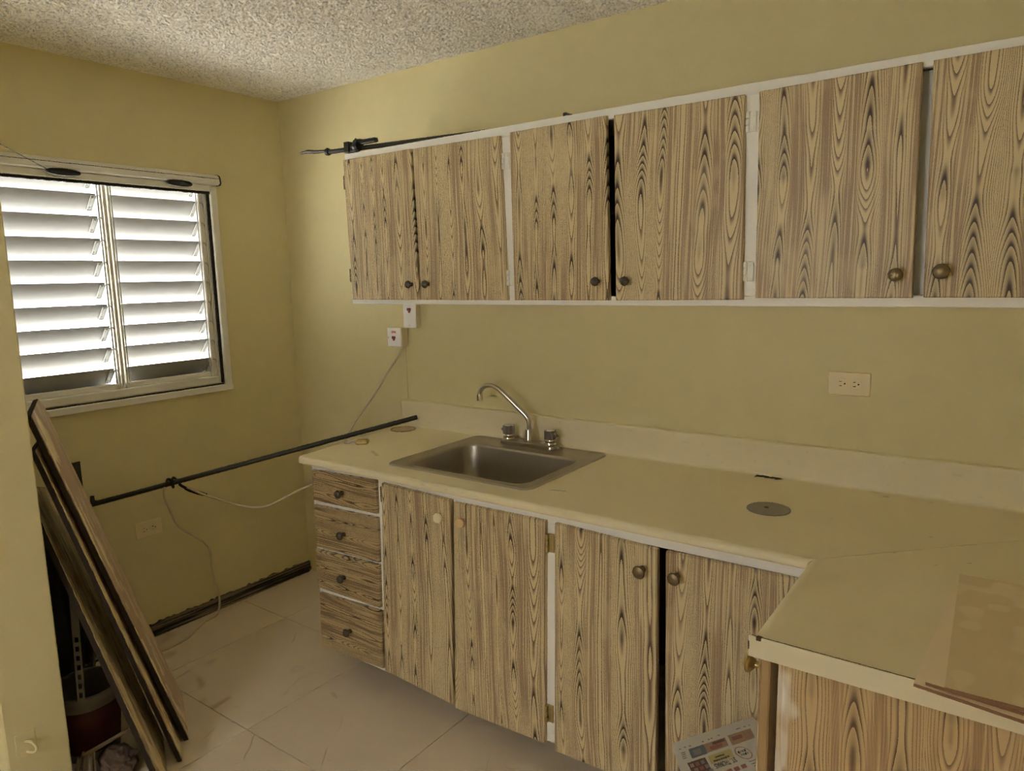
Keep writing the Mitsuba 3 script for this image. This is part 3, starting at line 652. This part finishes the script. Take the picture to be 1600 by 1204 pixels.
# ---------------------------------------------------------------- black bar across the gap, and the cord
A, D = np.array([.030, -1.055, .678]), np.array([.892, -.0325, .948])
br = thing('metal_bar', 'long black metal bar slanting from the left wall to the worktop upstand', 'metal bar')
obj('bar', tube([A - (D - A) * .035, D], .0105, 14), 'mat_black_metal', br, 30)
obj('bracket', cat_([box(.0005, .0065, -1.150, -1.100, .62, .862, .001), box(.0066, .030, -1.150, -1.062, .668, .690, .002), box(.020, .028, -1.085, -1.070, .69, .712, .001)]), 'mat_black_metal', br, label='black wall bracket holding the bar')
cd = thing('power_cord', 'cream power cord from the lower switch, looped on the black bar and trailing to floor', 'cord')
P0 = np.array([.203, -.849, .730])
obj('upper_run', tube(spline([(.822, -.030, 1.268), (.800, -.045, 1.225), (.748, -.062, 1.150), (.690, -.085, 1.060), (.630, -.10, .985), (.575, -.11, .920), (.545, -.13, .865), (.53, -.20, .76), (.50, -.30, .66), (.46, -.43, .615), (.42, -.54, .582), (.35, -.655, .620), (.29, -.735, .668), (.245, -.790, .712)], 90), .0052, 8), 'mat_cord', cd, True)
obj('tape_joint', tube(spline([(.232, -.815, .728), (.236, -.795, .708), (.262, -.755, .680), (.292, -.730, .667)], 14), [.006] * 4 + [.0085] * 8 + [.0065] * 2, 8), 'mat_black_matte', cd, True, label='black tape wrapped joint')
th = np.linspace(0, 2 * math.pi * 1.6, 34); ax = (D - A) / np.linalg.norm(D - A); e1 = np.cross(ax, (0, 0, 1)); e1 /= np.linalg.norm(e1); e2 = np.cross(e1, ax)
obj('tie_loop', tube([P0 + ax * (.012 * k / 34 * 3) + e1 * .0165 * math.cos(t) + e2 * (.0165 * math.sin(t) + (.006 if math.sin(t) > 0 else 0)) for k, t in enumerate(th)], .0055, 8), 'mat_black_matte', cd, True, label='black tape loop around the bar')
obj('lower_run', tube(spline([(.205, -.865, .722), (.20, -.868, .690), (.175, -.838, .61), (.140, -.790, .52), (.105, -.670, .405), (.095, -.625, .33), (.090, -.622, .24), (.075, -.592, .12), (.062, -.585, .035), (.070, -.600, .007), (.085, -.655, .006), (.130, -.745, .006), (.175, -.83, .006), (.185, -.94, .006), (.22, -1.10, .006)], 100), .0052, 8), 'mat_cord', cd, True)

# ---------------------------------------------------------------- pole on top of the wall cabinet
rp = thing('curtain_pole', 'broken black curtain pole lying along the top of the wall cabinet', 'pole')
q0, q1 = np.array([.735, -.318, 2.098]), np.array([1.865, -.175, 2.090])
obj('pole', tube([q0, q1], .0095, 12), 'mat_black_metal', rp, 30)
def lerp(t): return q0 + (q1 - q0) * t
obj('tip', tube([(.585, -.345, 2.106), (.62, -.338, 2.110), (.66, -.330, 2.105), (.70, -.322, 2.104), (.74, -.318, 2.099)], [.004, .0075, .0075, .006, .008], 8), 'mat_dark_knob', rp, 30, label='splintered rusty tip')
obj('collar', lathe([(0, -.008), (.014, -.008), (.016, 0), (.014, .008), (0, .008)], 12, q1 - q0, q0 + np.array([-.012, 0, .001])), 'mat_black_metal', rp, 30)
obj('bracket', cat_([box(.838, .866, -.335, -.300, 2.0795, 2.122, .003), box(.866, .905, -.330, -.305, 2.0795, 2.110, .004), box(.885, .93, -.328, -.308, 2.108, 2.126, .003), box(.90, 1.01, -.326, -.304, 2.104, 2.122, .004), rod((.893, -.317, 2.10), (.893, -.317, 2.132), .004, 8), lathe([(0, -.012), (.02, -.012), (.022, 0), (.02, .012), (0, .012)], 14, (1, 0, 0), (.90, -.317, 2.1016))]), 'mat_black', rp, label='black clamp bracket')
obj('end_bracket', cat_([box(1.855, 1.870, -.305, -.165, 2.0795, 2.092, .002), box(1.870, 1.91, -.300, -.29, 2.0795, 2.083, .001)]), 'mat_black', rp)

# ---------------------------------------------------------------- boards leaning on the partition
EH = np.array([-.9007, .4344, 0.])
def board(B, Tn, w, th, mat, label, seed, taper=0.0):
    B, Tn = np.array(B, float), np.array(Tn, float); L = Tn - B; ln = np.linalg.norm(L); lh = L / ln
    e = EH - lh * (EH @ lh); e /= np.linalg.norm(e); n = np.cross(e, lh); n /= np.linalg.norm(n)
    r = np.random.default_rng(seed)
    k = thing('leaning_board', label, 'board', 'old boards leaning on the partition')
    sk0 = float(EH @ lh) * 0
    # bottom edge lies along the floor: shear it
    drop = -(e[2] / lh[2]) * w if abs(lh[2]) > 1e-6 else 0
    core = Polygon([(0, 0), (w, drop), (w, ln - .03), (w - .04, ln), (0, ln)])
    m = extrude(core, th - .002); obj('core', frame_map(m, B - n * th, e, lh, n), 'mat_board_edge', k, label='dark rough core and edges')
    N = 60; jag = [(.002 + .006 * float(r.random()) ** 2 + .002 * (i % 3), .004 + (ln - .008) * i / N) for i in range(N + 1)]
    face = Polygon(jag + [(w - .04, ln - .002), (w - .002, ln - .032), (w - .002, drop + .004)]).buffer(0)
    if face.geom_type != 'Polygon': face = max(face.geoms, key=lambda g: g.area)
    m = extrude(face, .0019); uv = m.vertices[:, :2].copy() + (0, seed * 3.0)
    obj('face_sheet', frame_map(m, B - n * .002, e, lh, n), mat, k, False, uv=uv)
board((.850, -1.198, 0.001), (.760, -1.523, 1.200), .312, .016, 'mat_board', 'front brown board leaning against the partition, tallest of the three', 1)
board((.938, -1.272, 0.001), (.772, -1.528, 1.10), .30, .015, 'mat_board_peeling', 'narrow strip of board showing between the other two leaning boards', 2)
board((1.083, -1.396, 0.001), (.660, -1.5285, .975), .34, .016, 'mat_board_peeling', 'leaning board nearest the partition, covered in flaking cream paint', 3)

# clutter in the dark behind the boards
def lump(c, r, seed, amp=.2, fr=6):
    m = trimesh.creation.icosphere(4); v = m.vertices * np.array(r)
    d = meshkit.fbm(m.vertices * fr / 2 + seed, 3, seed); v = v * (1 + amp * (d - .5))[:, None]; v[:, 2] = np.maximum(v[:, 2], -r[2] * .97); m.vertices = v + np.array(c); return m
tag(obj('bin_bag', lump((.27, -1.37, .40), (.20, .13, .41), 3, .35, 7), 'mat_dark_filler', None, True), 'black bag added to keep the space behind the leaning boards dark', 'bag')  # added black lump, fills the shaded space where wall would show
bk = thing('bucket', 'white bucket with a red label in the dark behind the leaning boards', 'bucket')
BC = (.61, -1.41, 0.001)
obj('body', lathe([(0, 0), (.085, 0), (.105, .215), (.113, .218), (.113, .238), (.105, .240), (.100, .232), (.082, .006), (0, .006)], 36, (0, 0, 1), BC), 'mat_bucket', bk, 30)
obj('label', lathe([(.0888, .03), (.1032, .185), (.1026, .186), (.0880, .03)], 36, (0, 0, 1), BC), 'mat_label_red', bk, 30, label='dark red paper label')
tag(obj('rag', lump((.80, -1.41, .036), (.075, .05, .035), 9, .7, 5), 'mat_cloth', None, True), 'dull pink rag on the floor in front of the bucket', 'rag')
ms_ = thing('slotted_strip', 'white slotted metal strip leaning behind the boards', 'metal strip')
st = Polygon([(0, 0), (.022, 0), (.022, .30), (0, .36)])
for k in range(7): st = st.difference(Polygon([(.006, .02 + k * .03), (.016, .02 + k * .03), (.016, .036 + k * .03), (.006, .036 + k * .03)]))
u_ = np.array([.55, .83, .0]); u_ /= np.linalg.norm(u_); v_ = np.array([-.25, -.12, .95]); v_ -= u_ * (u_ @ v_); v_ /= np.linalg.norm(v_)
obj('strip', frame_map(extrude(st, .002), (.735, -1.485, .245), u_, v_, np.cross(u_, v_)), 'mat_bucket', ms_)
bm = thing('broom', 'broom lying under the leaning boards beside the partition', 'broom')
obj('handle', rod((.765, -1.502, .085), (.752, -1.330, .088), .007, 10), 'mat_stick', bm, True)
obj('bristles', cat_([rod((.765 + .006 * math.cos(k * 2.4) * (k % 5), -1.49 + .008 * math.sin(k * 2.4) * (k % 4), .085), (.775 + .013 * math.cos(k * 2.4) * (k % 5), -1.510 + .012 * math.sin(k * 2.4) * (k % 4), .003), .0022, 5) for k in range(40)]), 'mat_bristle', bm)
labels[bm + '__bristles'] = {'kind': 'stuff', 'label': 'pale worn bristles'}

# hasp staple on the end of the partition
hs = thing('hasp_staple', 'painted-over hasp staple on the end of the partition wall', 'hasp')
obj('plate', box(PX - .0005, PX + .003, -1.692, -1.640, .212, .288, .001), 'mat_wall', hs)
obj('loop', tube(spline([(PX + .001, -1.668, .258), (PX + .020, -1.660, .262), (PX + .030, -1.652, .250), (PX + .030, -1.650, .236), (PX + .020, -1.655, .226), (PX + .001, -1.665, .228)], 24), .0042, 10), 'mat_wall', hs, True)

# ---------------------------------------------------------------- newspaper on a carton in the corner
CTZ = .446
uu = np.array([.521, .854, 0]); uu /= np.linalg.norm(uu); vv = np.array([uu[1], -uu[0], 0]); ww = np.array([0, 0, 1.])
O = np.array([2.499, -.872, CTZ])                       # far left corner of the sheet; uu along its edge, vv towards the room
cb = thing('carton', 'brown cardboard carton under the newspaper in the corner of the cabinets', 'box')
cm = frame_map(box(.04, .20, -.17, -.04, .001, CTZ - .0015, .002), O * (1, 1, 0), uu, -vv, ww); obj('body', cm, 'mat_carton', cb)
npw = thing('newspaper', 'newspaper with colour pictures lying upside down on the carton in the corner', 'newspaper')
def flat(poly, z0, th, mat, name, parent, label=None):
    return obj(name, frame_map(extrude(poly, th), O + ww * z0, uu, -vv, ww), mat, parent, label=label)
pg = Polygon([(0, 0), (.243, .002), (.235, -.09), (.105, -.205), (.03, -.25), (-.06, -.25), (-.04, -.09)])
for k in range(3):
    flat([(x - .002 * k, y + .0015 * k) for x, y in pg.exterior.coords[:-1]], .0004 - .0006 * k + .0012, .0005, 'mat_paper', 'page', npw)
Z1 = .0022
def block(u0, u1, v0, v1, mat, name, k=0, sk=0.0, label=None):
    return flat([(u0, -v0), (u1, -v0), (u1 + sk, -v1), (u0 + sk, -v1)], Z1 + .0002 * k, .00018, mat, name, npw, label)
block(.018, .062, .033, .064, 'mat_ink_blue', 'picture', 0, -.012); block(.024, .046, .040, .058, 'mat_ink_grey', 'picture', 1, -.007)
block(.0625, .126, .033, .062, 'mat_ink_tan', 'picture', 0, -.012); block(.070, .105, .046, .058, 'mat_ink_red', 'picture', 1, -.006); block(.085, .120, .036, .044, 'mat_ink_maroon', 'picture', 1, -.003)
block(.136, .206, .031, .065, 'mat_ink_orange', 'picture', 0, -.014); block(.140, .170, .040, .052, 'mat_ink_red', 'picture', 1, -.005); block(.176, .200, .036, .060, 'mat_ink_tan', 'picture', 1, -.008)
block(.044, .110, .072, .098, 'mat_ink_yellow', 'panel', 0, -.010)
for k, (u0, u1, v) in enumerate(((.058, .084, .080), (.046, .092, .090))):
    for q in range(7): block(u0 + (u1 - u0) * q / 7, u0 + (u1 - u0) * (q + .72) / 7, v, v + .005, 'mat_ink_black', 'print_line', 1, -.001)
block(-.014, .036, .072, .128, 'mat_ink_maroon', 'picture', 0, -.018)
for k in range(9): block(-.012 + .015 * (k % 3), -.002 + .015 * (k % 3), .078 + .016 * (k // 3), .089 + .016 * (k // 3), ('mat_ink_tan', 'mat_ink_grey', 'mat_ink_red')[(k * 2) % 3], 'picture', 1, -.004)
for (u, v) in ((-.002, .022), (.013, .021), (.027, .022), (.065, .022), (.083, .021), (.092, .021), (.115, .019), (.172, .018), (.178, .018), (.195, .018), (.210, .018)): block(u, u + .005, v, v + .004, 'mat_ink_grey', 'print_line')
for k in range(4): block(-.006 - .003 * k, .006 - .003 * k, .036 + .006 * k, .0385 + .006 * k, 'mat_ink_red' if k == 1 else 'mat_ink_grey', 'print_line')
for k in range(5): block(.118, .150 - .004 * k, .126 + .008 * k, .129 + .008 * k, 'mat_ink_grey', 'print_line')
for k in range(3): block(.052 + .02 * k, .066 + .02 * k, .128, .140, 'mat_ink_red', 'print_line', 0, -.003)
a_ = np.linspace(0, 2 * math.pi, 25)
em = flat([(.128 + .019 * math.cos(t), -.097 + .023 * math.sin(t)) for t in a_], Z1, .00018, 'mat_ink_tan', 'emblem', npw)
flat([(.128 + .016 * math.cos(t), -.097 + .020 * math.sin(t)) for t in a_], Z1 + .0002, .00018, 'mat_paper', 'emblem_field', npw)
for k in range(8): block(.118 + .006 * (k % 4), .1225 + .006 * (k % 4), .088 + .010 * (k // 4), .095 + .010 * (k // 4), ('mat_ink_black', 'mat_ink_orange', 'mat_ink_blue')[k % 3], 'emblem_mark', 2, -.003)
tm = meshkit.text_mesh('ST. THOMAS', .0150, .0003, bold=True)
b0, b1 = tm.bounds; tm.apply_translation(-(b0 + b1) / 2 * (1, 1, 0)); tm.apply_scale((.060 / (b1[0] - b0[0]), 1.0, 1))
Ms = np.eye(4); Ms[0, 1] = .18; tm.apply_transform(Ms)
obj('headline', frame_map(tm, O + uu * .067 + vv * .108 + ww * Z1, -uu, vv, ww), 'mat_ink_black', npw, label='black headline lettering ST. THOMAS')
